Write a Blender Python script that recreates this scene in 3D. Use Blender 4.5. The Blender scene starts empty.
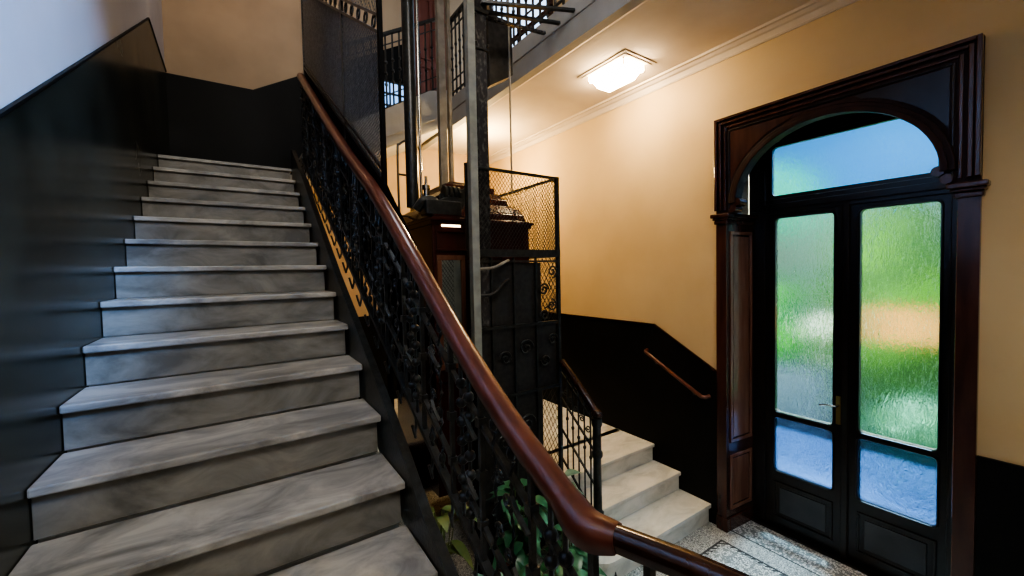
import bpy, bmesh, math, random
from mathutils import Vector, Matrix
random.seed(7)
S = bpy.context.scene
COL = S.collection
PI = math.pi
DZ = 2.258            # hall floor sits at z = 0 once everything is lifted

# ------------------------------------------------------------------ materials
def mat(name):
    m = bpy.data.materials.new(name); m.use_nodes = True
    nt = m.node_tree; nt.nodes.clear()
    out = nt.nodes.new('ShaderNodeOutputMaterial')
    return m, nt, out
def N(nt, t, **k):
    n = nt.nodes.new(t)
    for a, b in k.items():
        if a in n.inputs.keys(): n.inputs[a].default_value = b
        else: setattr(n, a, b)
    return n
def L(nt, a, b): nt.links.new(a, b)
def c4(c): return (c[0], c[1], c[2], 1)
def princ(name, col, col2=None, rough=.5, metal=0, scale=8, stretch=(1,1,1), bump=0, bscale=None, coat=0, detail=6, spec=.5, rot=(0,0,0), lo=.35, hi=.65, rvar=0):
    m, nt, out = mat(name)
    p = N(nt, 'ShaderNodeBsdfPrincipled'); L(nt, p.outputs[0], out.inputs[0])
    p.inputs['Roughness'].default_value = rough; p.inputs['Metallic'].default_value = metal
    p.inputs['Coat Weight'].default_value = coat; p.inputs['Coat Roughness'].default_value = .08
    p.inputs['Specular IOR Level'].default_value = spec
    tc = N(nt, 'ShaderNodeTexCoord'); mp = N(nt, 'ShaderNodeMapping')
    mp.inputs['Scale'].default_value = stretch; mp.inputs['Rotation'].default_value = rot
    L(nt, tc.outputs['Object'], mp.inputs[0])
    nz = N(nt, 'ShaderNodeTexNoise'); nz.inputs['Scale'].default_value = scale; nz.inputs['Detail'].default_value = detail
    L(nt, mp.outputs[0], nz.inputs['Vector'])
    if col2 is None: p.inputs['Base Color'].default_value = c4(col)
    else:
        r = N(nt, 'ShaderNodeValToRGB'); r.color_ramp.elements[0].position = lo; r.color_ramp.elements[1].position = hi
        r.color_ramp.elements[0].color = c4(col); r.color_ramp.elements[1].color = c4(col2)
        L(nt, nz.outputs[0], r.inputs[0]); L(nt, r.outputs[0], p.inputs['Base Color'])
    if rvar:
        mr = N(nt, 'ShaderNodeMapRange'); mr.inputs[3].default_value = rough-rvar; mr.inputs[4].default_value = rough+rvar
        L(nt, nz.outputs[0], mr.inputs[0]); L(nt, mr.outputs[0], p.inputs['Roughness'])
    if bump:
        nb = N(nt, 'ShaderNodeTexNoise'); nb.inputs['Scale'].default_value = bscale or scale*3; nb.inputs['Detail'].default_value = 3
        L(nt, mp.outputs[0], nb.inputs['Vector'])
        b = N(nt, 'ShaderNodeBump'); b.inputs['Strength'].default_value = bump; b.inputs['Distance'].default_value = .01
        L(nt, nb.outputs[0], b.inputs['Height']); L(nt, b.outputs[0], p.inputs['Normal'])
    return m
def emis(name, col, s):
    m, nt, out = mat(name)
    e = N(nt, 'ShaderNodeEmission'); e.inputs[0].default_value = c4(col); e.inputs[1].default_value = s
    L(nt, e.outputs[0], out.inputs[0]); return m

M = {}
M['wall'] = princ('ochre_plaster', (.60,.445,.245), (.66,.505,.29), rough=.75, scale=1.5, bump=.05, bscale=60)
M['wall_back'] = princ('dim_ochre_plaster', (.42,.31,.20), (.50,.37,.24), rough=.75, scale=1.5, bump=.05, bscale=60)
M['wall_pale'] = princ('pale_plaster', (.50,.50,.48), (.58,.58,.56), rough=.75, scale=2)
M['wall_left'] = princ('left_wall_plaster', (.50,.44,.40), (.58,.52,.48), rough=.7, scale=1.2)
M['ceiling'] = princ('ceiling_plaster', (.60,.52,.44), (.68,.6,.51), rough=.85, scale=2)
M['fascia'] = princ('grey_fascia_plaster', (.36,.35,.32), (.45,.44,.41), rough=.7, scale=3)
M['dado'] = princ('black_gloss_wainscot', (.006,.006,.006), (.012,.012,.010), rough=.5, scale=2.2, bump=.03, bscale=9, spec=.2, rvar=.08)
M['dado_left'] = princ('mottled_black_wainscot', (.018,.018,.012), (.055,.052,.034), rough=.24, scale=2.2, bump=.05, bscale=7, spec=.55, rvar=.08)
M['dado_cap'] = princ('dado_cap_wood', (.02,.008,.006), (.035,.012,.009), rough=.25, scale=9)
M['iron'] = princ('black_painted_iron', (.018,.020,.020), (.042,.045,.043), rough=.30, scale=30, bump=.15, bscale=90, spec=.6)
M['iron_dull'] = princ('sooty_iron', (.02,.019,.018), (.045,.042,.038), rough=.5, scale=25)
M['wire'] = princ('grey_wire', (.10,.105,.11), (.17,.17,.18), rough=.4, metal=.3, scale=40)
M['iron_matte'] = princ('matte_black_iron', (.004,.004,.004), (.008,.008,.008), rough=.6, scale=30, spec=.12)
M['iron_glint'] = princ('glint_toned_iron', (.05,.055,.055), (.12,.125,.12), rough=.25, scale=20, spec=.8)  # lighter iron, with the glints put into the colour
M['steel_green'] = princ('grey_green_steel', (.26,.27,.24), (.36,.365,.32), rough=.42, scale=14, bump=.05)
M['steel_tan'] = princ('weathered_steel', (.24,.22,.18), (.34,.31,.26), rough=.4, scale=14)
M['steel_peel'] = princ('peeling_dark_steel', (.04,.04,.045), (.15,.15,.15), rough=.25, scale=38, lo=.5, hi=.72, stretch=(1,1,.6), spec=.8)
M['chrome'] = princ('worn_chrome', (.5,.48,.44), rough=.2, metal=1)
M['rail_wood'] = princ('varnished_red_brown_wood', (.09,.026,.016), (.165,.052,.032), rough=.30, scale=14, stretch=(3,1,1), coat=.55, lo=.3, hi=.7)
M['rail_dark'] = princ('dark_worn_wood', (.025,.009,.006), (.05,.018,.01), rough=.22, scale=12, coat=.6)
M['mahogany'] = princ('dark_mahogany', (.045,.012,.010), (.075,.020,.016), rough=.25, scale=7, stretch=(1,1,.25), coat=.4)
M['wood_frame'] = princ('brown_stained_frame_wood', (.040,.015,.010), (.080,.030,.020), rough=.25, scale=7, stretch=(2,2,.35), coat=.4)
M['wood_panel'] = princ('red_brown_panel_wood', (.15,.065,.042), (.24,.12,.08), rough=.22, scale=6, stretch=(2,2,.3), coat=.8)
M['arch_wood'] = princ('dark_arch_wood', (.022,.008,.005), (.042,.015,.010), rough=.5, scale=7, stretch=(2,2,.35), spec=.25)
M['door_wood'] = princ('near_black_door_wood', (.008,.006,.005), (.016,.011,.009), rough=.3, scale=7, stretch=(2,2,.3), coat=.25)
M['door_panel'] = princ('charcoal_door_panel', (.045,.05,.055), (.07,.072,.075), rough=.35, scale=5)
M['terracotta'] = princ('terracotta', (.28,.07,.03), (.36,.11,.05), rough=.7, scale=12)
M['white_pot'] = princ('white_glazed_pot', (.6,.6,.57), (.7,.7,.66), rough=.3, scale=12)
M['soil'] = princ('potting_soil', (.02,.013,.008), (.05,.03,.02), rough=.95, scale=60)
M['leaf_a'] = princ('dark_green_leaf', (.03,.12,.06), (.09,.24,.12), rough=.3, scale=9)
M['leaf_b'] = princ('pale_teal_leaf', (.12,.30,.22), (.30,.48,.38), rough=.35, scale=12)
M['leaf_c'] = princ('yellow_green_leaf', (.10,.16,.05), (.22,.26,.10), rough=.4, scale=9)
M['red_door'] = princ('red_brown_gallery_door', (.16,.05,.035), (.22,.075,.05), rough=.4, scale=6, stretch=(2,1,.3))
M['brass'] = princ('brass', (.45,.3,.12), rough=.3, metal=1)

def marble(name, a, b, vein):
    m, nt, out = mat(name)
    p = N(nt, 'ShaderNodeBsdfPrincipled'); L(nt, p.outputs[0], out.inputs[0])
    tc = N(nt, 'ShaderNodeTexCoord'); mp = N(nt, 'ShaderNodeMapping')
    mp.inputs['Scale'].default_value = (1.4, 2.7, 2.7); mp.inputs['Rotation'].default_value = (.2,.15,.35)
    L(nt, tc.outputs['Object'], mp.inputs[0])
    n1 = N(nt, 'ShaderNodeTexNoise'); n1.inputs['Scale'].default_value = 2.6; n1.inputs['Detail'].default_value = 9; n1.inputs['Roughness'].default_value = .62; n1.inputs['Distortion'].default_value = .7
    L(nt, mp.outputs[0], n1.inputs['Vector'])
    r = N(nt, 'ShaderNodeValToRGB'); e = r.color_ramp.elements
    e[0].position = .36; e[0].color = c4(vein); e[1].position = .64; e[1].color = c4(b)
    k = e.new(.48); k.color = c4(a)
    L(nt, n1.outputs[0], r.inputs[0]); L(nt, r.outputs[0], p.inputs['Base Color'])
    mr = N(nt, 'ShaderNodeMapRange'); mr.inputs[3].default_value = .28; mr.inputs[4].default_value = .5
    L(nt, n1.outputs[0], mr.inputs[0]); L(nt, mr.outputs[0], p.inputs['Roughness'])
    return m
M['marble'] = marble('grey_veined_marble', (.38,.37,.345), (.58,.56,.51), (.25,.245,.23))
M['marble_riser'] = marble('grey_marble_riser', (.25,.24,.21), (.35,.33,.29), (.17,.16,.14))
M['marble_white'] = marble('white_marble', (.70,.71,.67), (.80,.80,.77), (.58,.59,.56))

def mosaic():
    m, nt, out = mat('mosaic_tile_floor')
    p = N(nt, 'ShaderNodeBsdfPrincipled'); L(nt, p.outputs[0], out.inputs[0]); p.inputs['Roughness'].default_value = .35
    tc = N(nt, 'ShaderNodeTexCoord'); sep = N(nt, 'ShaderNodeSeparateXYZ'); L(nt, tc.outputs['Object'], sep.inputs[0])
    X, Y = sep.outputs[0], sep.outputs[1]
    def mth(op, a, b=None, c=None):
        n = N(nt, 'ShaderNodeMath'); n.operation = op
        for i, v in enumerate((a, b, c)):
            if v is None: continue
            if isinstance(v, (int, float)): n.inputs[i].default_value = v
            else: L(nt, v, n.inputs[i])
        return n.outputs[0]
    def mixc(f, a, b):
        n = N(nt, 'ShaderNodeMix'); n.data_type = 'RGBA'
        if isinstance(f, float): n.inputs[0].default_value = f
        else: L(nt, f, n.inputs[0])
        for i, v in ((6, a), (7, b)):
            if isinstance(v, tuple): n.inputs[i].default_value = c4(v)
            else: L(nt, v, n.inputs[i])
        return n.outputs[2]
    def tess(scale, dark, light, thr):
        v = N(nt, 'ShaderNodeTexVoronoi'); v.inputs['Scale'].default_value = scale; v.inputs['Randomness'].default_value = .75
        L(nt, tc.outputs['Object'], v.inputs['Vector'])
        w = N(nt, 'ShaderNodeTexVoronoi'); w.feature = 'DISTANCE_TO_EDGE'; w.inputs['Scale'].default_value = scale; w.inputs['Randomness'].default_value = .75
        L(nt, tc.outputs['Object'], w.inputs['Vector'])
        s = N(nt, 'ShaderNodeSeparateColor'); L(nt, v.outputs['Color'], s.inputs[0])
        base = mixc(mth('GREATER_THAN', s.outputs[0], thr), light, dark)
        base = mixc(mth('MULTIPLY', s.outputs[1], .35), base, (.35,.36,.34))
        return mixc(mth('LESS_THAN', w.outputs[0], .09), base, (.20,.20,.19))
    field = tess(62, (.30,.30,.29), (.80,.79,.74), .74)
    plain = tess(75, (.52,.52,.49), (.72,.71,.66), .6)
    edge = tess(56, (.26,.26,.25), (.80,.78,.73), .70)
    # inner field rectangle: x < 3.25 and y < 1.80 ; plain band to x 3.44 ; speckled edge beyond
    d_in = mth('MAXIMUM', mth('SUBTRACT', X, 3.25), mth('SUBTRACT', Y, 1.80))
    inside = mth('LESS_THAN', d_in, 0.)
    col = mixc(inside, plain, field)
    col = mixc(mth('GREATER_THAN', X, 3.44), col, edge)
    line1 = mth('LESS_THAN', mth('ABSOLUTE', mth('SUBTRACT', X, 3.44)), .007)
    line2 = mth('LESS_THAN', mth('ABSOLUTE', d_in), .008)
    band = mth('LESS_THAN', mth('ABSOLUTE', mth('ADD', d_in, .018)), .014)
    teeth = mth('GREATER_THAN', mth('FRACT', mth('MULTIPLY', mth('ADD', X, Y), 19.)), .55)
    dk = mth('MAXIMUM', mth('MAXIMUM', line1, line2), mth('MULTIPLY', band, teeth))
    line3 = mth('LESS_THAN', mth('ABSOLUTE', mth('ADD', d_in, .33)), .007)
    dk = mth('MAXIMUM', dk, line3)
    col = mixc(dk, col, (.03,.03,.03))
    L(nt, col, p.inputs['Base Color'])
    return m
M['mosaic'] = mosaic()

def glass(name, tint, t_transl, t_transp, transl_col, rough, bscale, bstr):
    m, nt, out = mat(name)
    rf = N(nt, 'ShaderNodeBsdfRefraction'); rf.inputs['IOR'].default_value = 1.3; rf.inputs['Roughness'].default_value = rough; rf.inputs[0].default_value = c4(tint)
    tl = N(nt, 'ShaderNodeBsdfTranslucent'); tl.inputs[0].default_value = c4(transl_col)
    tp = N(nt, 'ShaderNodeBsdfTransparent'); tp.inputs[0].default_value = (.85,.95,1,1)
    gl = N(nt, 'ShaderNodeBsdfGlossy'); gl.inputs['Roughness'].default_value = .12
    a = N(nt, 'ShaderNodeMixShader'); a.inputs[0].default_value = t_transl; L(nt, rf.outputs[0], a.inputs[1]); L(nt, tl.outputs[0], a.inputs[2])
    b = N(nt, 'ShaderNodeMixShader'); b.inputs[0].default_value = t_transp; L(nt, a.outputs[0], b.inputs[1]); L(nt, tp.outputs[0], b.inputs[2])
    c = N(nt, 'ShaderNodeMixShader'); c.inputs[0].default_value = .05; L(nt, b.outputs[0], c.inputs[1]); L(nt, gl.outputs[0], c.inputs[2])
    L(nt, c.outputs[0], out.inputs[0])
    tc = N(nt, 'ShaderNodeTexCoord'); mp = N(nt, 'ShaderNodeMapping'); mp.inputs['Scale'].default_value = (1,1.6,.6); L(nt, tc.outputs['Object'], mp.inputs[0])
    n = N(nt, 'ShaderNodeTexNoise'); n.inputs['Scale'].default_value = bscale; n.inputs['Detail'].default_value = 2; n.inputs['Distortion'].default_value = 1.2
    L(nt, mp.outputs[0], n.inputs['Vector'])
    bp = N(nt, 'ShaderNodeBump'); bp.inputs['Strength'].default_value = bstr; bp.inputs['Distance'].default_value = .007
    L(nt, n.outputs[0], bp.inputs['Height'])
    for s in (rf, tl, gl): L(nt, bp.outputs[0], s.inputs['Normal'])
    return m
M['glass'] = glass('rippled_obscure_glass', (.95,1,.97), .0, .14, (.5,.8,.6), .13, 30, 1.0)
M['glass_frost'] = glass('frosted_blue_glass', (.40,.44,.52), .22, .16, (.10,.17,.32), .26, 34, 1.0)
M['glass_top'] = glass('transom_glass', (.85,.95,1), .0, .12, (.4,.7,1), .22, 40, .5)
M['car_glass'] = princ('lift_mirror_glass', (.40,.46,.41), (.60,.64,.58), rough=.12, metal=.6, scale=6)

# ------------------------------------------------------------------ mesh helpers
def BM(): return bmesh.new()
def box(bm, lo, hi):
    x0,y0,z0 = lo; x1,y1,z1 = hi
    v = [bm.verts.new(p) for p in ((x0,y0,z0),(x1,y0,z0),(x1,y1,z0),(x0,y1,z0),(x0,y0,z1),(x1,y0,z1),(x1,y1,z1),(x0,y1,z1))]
    for f in ((0,3,2,1),(4,5,6,7),(0,1,5,4),(1,2,6,5),(2,3,7,6),(3,0,4,7)): bm.faces.new([v[i] for i in f])
def prism(bm, poly, axis, a, b):
    """poly 2-D; axis x: (y,z) | y: (x,z) | z: (x,y)"""
    def P(p, t):
        return {'x': (t,p[0],p[1]), 'y': (p[0],t,p[1]), 'z': (p[0],p[1],t)}[axis]
    va = [bm.verts.new(P(p,a)) for p in poly]; vb = [bm.verts.new(P(p,b)) for p in poly]
    bm.faces.new(va); bm.faces.new(list(reversed(vb)))
    n = len(poly)
    for i in range(n):
        j = (i+1) % n; bm.faces.new((va[j], va[i], vb[i], vb[j]))
def sweep(bm, pts, prof, up=(0,0,1), closed=False, caps=True, sc=None):
    """sweep a 2-D profile (side, up) along a path"""
    pts = [Vector(p) for p in pts]; up = Vector(up); rings = []
    n = len(pts)
    for i, p in enumerate(pts):
        if closed: t = (pts[(i+1)%n]-pts[i-1])
        else: t = pts[min(i+1,n-1)]-pts[max(i-1,0)]
        if t.length < 1e-9: t = Vector((0,0,1))
        t.normalize()
        u = up - t*up.dot(t)
        if u.length < 1e-3: u = Vector((1,0,0)) - t*t.x
        if u.length < 1e-3: u = Vector((0,1,0))
        u.normalize(); s = t.cross(u)
        q = sc[i] if sc else 1.
        rings.append([bm.verts.new(p + s*a*q + u*b*q) for a, b in prof])
    m = len(prof)
    for i in range(n if closed else n-1):
        A, B = rings[i], rings[(i+1)%n]
        for k in range(m):
            j = (k+1) % m; bm.faces.new((A[k], A[j], B[j], B[k]))
    if caps and not closed and m > 2:
        bm.faces.new(list(reversed(rings[0]))); bm.faces.new(rings[-1])
def circ(r, n=8, ry=None):
    ry = ry or r
    return [(r*math.cos(2*PI*i/n), ry*math.sin(2*PI*i/n)) for i in range(n)]
def rect(w, h): return [(-w/2,-h/2),(w/2,-h/2),(w/2,h/2),(-w/2,h/2)]
def tube(bm, pts, r, n=8, up=(0,0,1), closed=False): sweep(bm, pts, circ(r,n), up, closed)
def lathe(bm, c, prof, n=16):
    rings = []
    for r, z in prof:
        rings.append([bm.verts.new((c[0]+r*math.cos(2*PI*i/n), c[1]+r*math.sin(2*PI*i/n), c[2]+z)) for i in range(n)])
    for A, B in zip(rings, rings[1:]):
        for i in range(n):
            j = (i+1)%n; bm.faces.new((A[i],A[j],B[j],B[i]))
    bm.faces.new(list(reversed(rings[0]))); bm.faces.new(rings[-1])
def ball(bm, c, r, sz=1., n=8, m=6):
    prof = [(max(.001, r*math.sin(PI*k/m)), -r*sz*math.cos(PI*k/m)) for k in range(m+1)]
    lathe(bm, c, prof, n)
def spiral(bm, P, c, r0, r1, a0, turns, rad, n=26, flip=1):
    """flat spiral; P maps 2-D to 3-D"""
    pts = []
    for i in range(n):
        t = i/(n-1); a = a0 + flip*turns*2*PI*t; r = r0 + (r1-r0)*t
        pts.append(P((c[0]+r*math.cos(a), c[1]+r*math.sin(a))))
    sweep(bm, pts, circ(rad,6), up=(.31,.17,.93))
def clip(p, q, poly):
    """clip segment p-q to convex polygon (ccw)"""
    t0, t1 = 0., 1.; dx, dy = q[0]-p[0], q[1]-p[1]
    for i in range(len(poly)):
        a, b = poly[i], poly[(i+1)%len(poly)]
        nx, ny = -(b[1]-a[1]), b[0]-a[0]
        d0 = (p[0]-a[0])*nx + (p[1]-a[1])*ny; dd = dx*nx+dy*ny
        if abs(dd) < 1e-12:
            if d0 < 0: return None
            continue
        t = -d0/dd
        if dd > 0: t0 = max(t0, t)
        else: t1 = min(t1, t)
    if t1-t0 < 1e-6: return None
    return ((p[0]+dx*t0, p[1]+dy*t0), (p[0]+dx*t1, p[1]+dy*t1))
def wiremesh(bm, poly, P, pitch, r, ang=math.radians(55)):
    xs = [p[0] for p in poly]; ys = [p[1] for p in poly]
    cx, cy = sum(xs)/len(xs), sum(ys)/len(ys)
    R = max(math.hypot(x-cx, y-cy) for x, y in poly)+.1
    for s in (1, -1):
        d = (math.cos(ang), s*math.sin(ang)); nrm = (-d[1], d[0])
        k = -R
        while k < R:
            p = (cx+nrm[0]*k-d[0]*R, cy+nrm[1]*k-d[1]*R); q = (cx+nrm[0]*k+d[0]*R, cy+nrm[1]*k+d[1]*R)
            c = clip(p, q, poly)
            if c: sweep(bm, [P(c[0]), P(c[1])], circ(r,3), up=(.2,.3,.9), caps=False)
            k += pitch

def obj(name, bm, m, parent=None, bevel=0, smooth=False):
    bmesh.ops.recalc_face_normals(bm, faces=bm.faces)
    me = bpy.data.meshes.new(name); bm.to_mesh(me); bm.free()
    me.materials.append(M[m] if isinstance(m, str) else m)
    o = bpy.data.objects.new(name, me); COL.objects.link(o)
    if parent: o.parent = parent
    if smooth:
        for f in me.polygons: f.use_smooth = True
        md = o.modifiers.new('es', 'EDGE_SPLIT'); md.split_angle = math.radians(40)
    if bevel:
        md = o.modifiers.new('bevel', 'BEVEL'); md.width = bevel; md.segments = 2; md.limit_method = 'ANGLE'
    return o
def tag(o, label, cat, group=None, kind=None):
    o['label'] = label; o['category'] = cat
    if group: o['group'] = group
    if kind: o['kind'] = kind
    return o
def thing(name, label, cat, group=None, kind=None):
    o = bpy.data.objects.new(name, None); o.empty_display_size = .1; COL.objects.link(o)
    return tag(o, label, cat, group, kind)
def boxes(name, lst, m, parent=None, bevel=0):
    bm = BM()
    for lo, hi in lst: box(bm, lo, hi)
    return obj(name, bm, m, parent, bevel)
def struct(name, o, label, cat):
    o.name = name; return tag(o, label, cat, kind='structure')

# ------------------------------------------------------------------ camera
RISE, TREAD = .17, .293
Y0, Z0 = 1.49, -.783                     # a nosing of the main flight
def nos(y): return Z0 + (y-Y0)*RISE/TREAD
XL, XR = -.549, .500
FL, LIFTZ, TOPZ = -2.258, -1.748, Z0+11*RISE
WX, BY = 3.42, 5.645
GAL = 2.107                               # gallery floor
CE = 1.80

# ------------------------------------------------------------------ room shell
o = boxes('floor', [((-.75,-2.4,FL-.1),(4.0,5.8,FL))], 'mosaic'); struct('floor', o, 'white and grey mosaic tile hall floor with black key border', 'floor')
# right wall with the doorway cut out
OY0, OY1, OZ = .50, 1.845, 1.21
o = boxes('wall_right', [((WX,-2.4,FL),(WX+.42,OY0,4.6)), ((WX,OY1,FL),(WX+.42,BY+.15,4.6)), ((WX,OY0,OZ),(WX+.42,OY1,4.6))], 'wall')
struct('wall_right', o, 'ochre plaster wall around the entrance door', 'wall')
o = boxes('wall_left', [((XL-.15,-2.4,FL),(XL,BY+.15,4.6))], 'wall_left'); struct('wall_left', o, 'tall pale plaster wall left of the marble stairs', 'wall')
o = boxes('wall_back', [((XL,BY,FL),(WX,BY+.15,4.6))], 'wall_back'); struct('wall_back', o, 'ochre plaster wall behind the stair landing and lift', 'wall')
o = boxes('wall_front', [((XL-.15,-2.55,FL),(WX+.42,-2.4,4.6))], 'wall_pale'); struct('wall_front', o, 'plain plaster wall behind the viewer', 'wall')
o = boxes('ceiling', [((XL-.15,-2.55,4.6),(WX+.42,BY+.15,4.7))], 'wall_pale'); struct('ceiling', o, 'high ceiling over the stairwell', 'ceiling')
# gallery slab: the hall's ceiling
o = boxes('ceiling', [((2.24,-2.4,CE),(WX,BY,GAL-.005))], 'ceiling'); struct('ceiling', o, 'peach ceiling slab above the entrance hall', 'ceiling')
bm = BM(); prism(bm, [(2.22,1.768),(2.30,1.768),(2.31,1.80),(2.24,1.82),(2.24,2.10),(2.22,2.10),(2.22,1.965),(2.213,1.96),(2.213,1.945),(2.22,1.94)], 'y', -2.4, BY)
o = obj('trim_1', bm, 'fascia'); struct('trim_1', o, 'grey plaster fascia along the edge of the gallery slab', 'trim')
bm = BM(); prism(bm, [(2.30,1.768),(2.33,1.778),(2.345,1.778),(2.36,1.79),(2.385,1.79),(2.395,1.801),(2.30,1.801)], 'y', -2.4, BY)
o = obj('trim_2', bm, 'ceiling'); struct('trim_2', o, 'moulded plaster border on the ceiling beside the fascia', 'trim')
bm = BM(); prism(bm, [(WX,1.715),(WX-.012,1.715),(WX-.012,1.725),(WX-.006,1.73),(WX-.03,1.765),(WX-.05,1.77),(WX-.075,1.785),(WX-.10,1.785),(WX-.11,1.801),(WX,1.801)], 'y', -2.4, BY)
o = obj('trim_3', bm, 'ceiling'); struct('trim_3', o, 'plaster cornice where the ochre wall meets the ceiling', 'trim')
# black wainscot
FY0, FY1, FT, FX = .43, 1.916, 1.225, 3.385          # door surround
def dado_right():
    bm = BM()
    prism(bm, [(FY1+.005,FL),(BY,FL),(BY,-.560),(2.562,-.560),(1.93,-.905),(FY1+.005,-.912)], 'x', WX-.012, WX)
    return bm
o = obj('trim_4', dado_right(), 'dado'); struct('trim_4', o, 'black glossy wainscot stepping down beside the short entrance steps', 'wainscot')
bm = BM(); sweep(bm, [(WX-.014,BY,-.553),(WX-.014,2.562,-.553),(WX-.014,1.925,-.903)], rect(.022,.016))
o = obj('trim_5', bm, 'dado_cap'); struct('trim_5', o, 'thin dark wood cap on the wainscot by the entrance steps', 'trim')
o = boxes('trim_6', [((WX-.012,-2.4,FL),(WX,FY0-.002,-1.10)), ((WX-.022,-2.4,-1.10),(WX,FY0-.002,-1.085))], 'dado'); struct('trim_6', o, 'black wainscot on the wall right of the entrance door', 'wainscot')
o = boxes('trim_7', [((XL,BY-.012,FL),(WX-.02,BY,-.56))], 'dado'); struct('trim_7', o, 'black wainscot low on the back wall behind the lift', 'wainscot')
# left wall wainscot follows the stairs
bm = BM()
prism(bm, [(-2.4,FL),(BY,FL),(BY,2.165),(4.62,2.195),(1.812,.495),(.318,-.41),(-2.4,-.41)], 'x', XL, XL+.010)
o = obj('trim_8', bm, 'dado_left'); struct('trim_8', o, 'glossy mottled black wainscot climbing the wall left of the stairs', 'wainscot')
bm = BM(); sweep(bm, [(XL+.010,.318,-.41),(XL+.010,1.812,.495),(XL+.010,4.62,2.20),(XL+.010,BY-.02,2.17)], rect(.012,.010))
o = obj('trim_9', bm, 'dado'); struct('trim_9', o, 'dark cap strip on the stair wainscot', 'trim')
bm = BM(); prism(bm, [(XL+.01,TOPZ),(.45,TOPZ),(2.15,2.04),(2.15,3.26),(.234,2.160),(XL+.01,2.160)], 'y', BY-.012, BY)
o = obj('trim_10', bm, 'dado'); struct('trim_10', o, 'black wainscot on the back wall above the stair landing', 'wainscot')

# ------------------------------------------------------------------ main staircase
st = thing('marble_staircase', 'long straight flight of grey veined marble steps on the left', 'staircase')
random.seed(3)
for k in range(-3, 12):
    y, z = Y0+k*TREAD, Z0+k*RISE
    y1 = y+TREAD+.012 if k < 11 else y+.30
    bm = BM(); box(bm, (XL+.012,y,z-.030),(XR,y1,z)); obj('tread', bm, 'marble', st, bevel=.006)
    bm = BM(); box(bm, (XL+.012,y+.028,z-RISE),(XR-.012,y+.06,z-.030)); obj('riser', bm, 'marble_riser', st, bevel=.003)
# body under the steps
bm = BM(); yb = Y0-3*TREAD; zb = Z0-3*RISE
poly = [(yb+.06, zb-RISE-.02)]
poly = [(Y0+k*TREAD+.06, Z0+k*RISE-.032-(RISE if e==0 else 0)) for k in range(-3,12) for e in (0,1)]
poly = poly + [(4.99, TOPZ-.032),(4.99,TOPZ-.22),(4.6,TOPZ-.22),(yb+.06, zb-.42)]
prism(bm, poly, 'x', XL+.012, XR-.012); obj('stair_body', bm, 'wall_pale', st)
# stringer: black plate standing a little above the steps
sp = [(1.167,-.922),(1.322,-.848),(1.509,-.715),(1.728,-.575),(1.994,-.415),(2.195,-.295),(2.693,.0),(3.224,.345),(4.158,.955),(4.70,1.27)]
top = [(.30,-1.43),(.611,-1.235)]+sp
def off(y): return nos(y)-.27
poly = top + [(4.70, off(4.70)),(.30,-1.66)]
bm = BM(); prism(bm, poly, 'x', XR+.002, XR+.028); obj('stringer', bm, 'iron', st)
bm = BM(); sweep(bm, [(XR+.020,y,z) for y,z in top], rect(.034,.012)); obj('stringer_cap', bm, 'iron', st)
# landings
o = boxes('floor', [((XL+.012,-2.4,FL),(.78,Y0-4*TREAD+.62-.29,-1.463-.001))], 'marble'); struct('floor', o, 'marble landing at the foot of the long flight', 'floor')
o = boxes('floor', [((XL+.012,4.99,TOPZ-.22),(.62,BY-.013,TOPZ))], 'marble'); struct('floor', o, 'marble stair landing at the top of the long flight', 'floor')

# ------------------------------------------------------------------ main balustrade
RX = .570
rail = [(.599,-.523),(.673,-.486),(.893,-.376),(1.189,-.186),(1.699,.180),(2.087,.440),(2.253,.535),(2.635,.762),(3.3,1.185),(4.02,1.66),(4.36,1.885)]
def rz(y):
    for (a,za),(b,zb_) in zip(rail, rail[1:]):
        if y <= b: return za+(zb_-za)*(y-a)/(b-a)
    return rail[-1][1]
def smooth_path(p, n=6):
    out = []
    for i in range(len(p)-1):
        p0 = Vector(p[max(i-1,0)]); p1 = Vector(p[i]); p2 = Vector(p[i+1]); p3 = Vector(p[min(i+2,len(p)-1)])
        for k in range(n):
            t = k/n
            out.append(.5*((2*p1)+(-p0+p2)*t+(2*p0-5*p1+4*p2-p3)*t*t+(-p0+3*p1-3*p2+p3)*t**3))
    out.append(Vector(p[-1])); return out
bal = thing('stair_balustrade', 'black wrought iron balustrade with red-brown wooden handrail beside the long flight', 'balustrade')
hp = [(-.030,-.012),(-.024,-.026),(.024,-.026),(.030,-.012),(.033,.004),(.026,.020),(.012,.029),(-.012,.029),(-.026,.020),(-.033,.004)]
bm = BM(); sweep(bm, smooth_path([(RX,y,z) for y,z in rail],3), hp)
hr = obj('handrail', bm, 'rail_wood', bal, smooth=True)
kp = smooth_path([(.570,.665,-.490),(.570,.635,-.506),(.572,.607,-.521),(.580,.583,-.527),(.592,.560,-.527),(.600,.538,-.525)],3)
bm = BM(); sweep(bm, kp, hp, sc=[1.0+.22*math.sin(PI*i/(len(kp)-1))-.14*(i/(len(kp)-1))**2 for i in range(len(kp))])
obj('rail_knuckle', bm, 'rail_wood', bal, smooth=True)
land = smooth_path([(.586,.572,-.524),(.612,.50,-.524),(.650,.385,-.524),(.68,.25,-.526),(.70,0,-.53),(.70,-.5,-.53)],5)
bm = BM(); sweep(bm, land, [(a*.72,b*.80) for a,b in hp]); lr = obj('landing_handrail', bm, 'rail_dark', bal, smooth=True)
bm = BM(); sweep(bm, [(RX,y,rz(y)-.036) for y,_ in rail], rect(.030,.010)); obj('top_bar', bm, 'iron', bal)
LO = .205
def lz(y): return nos(y)+LO
ys = [.60,4.40]
bm = BM(); sweep(bm, [(RX,.60,lz(.60)),(RX,4.42,lz(4.42))], rect(.026,.020)); obj('bottom_bar', bm, 'iron', bal)
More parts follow.
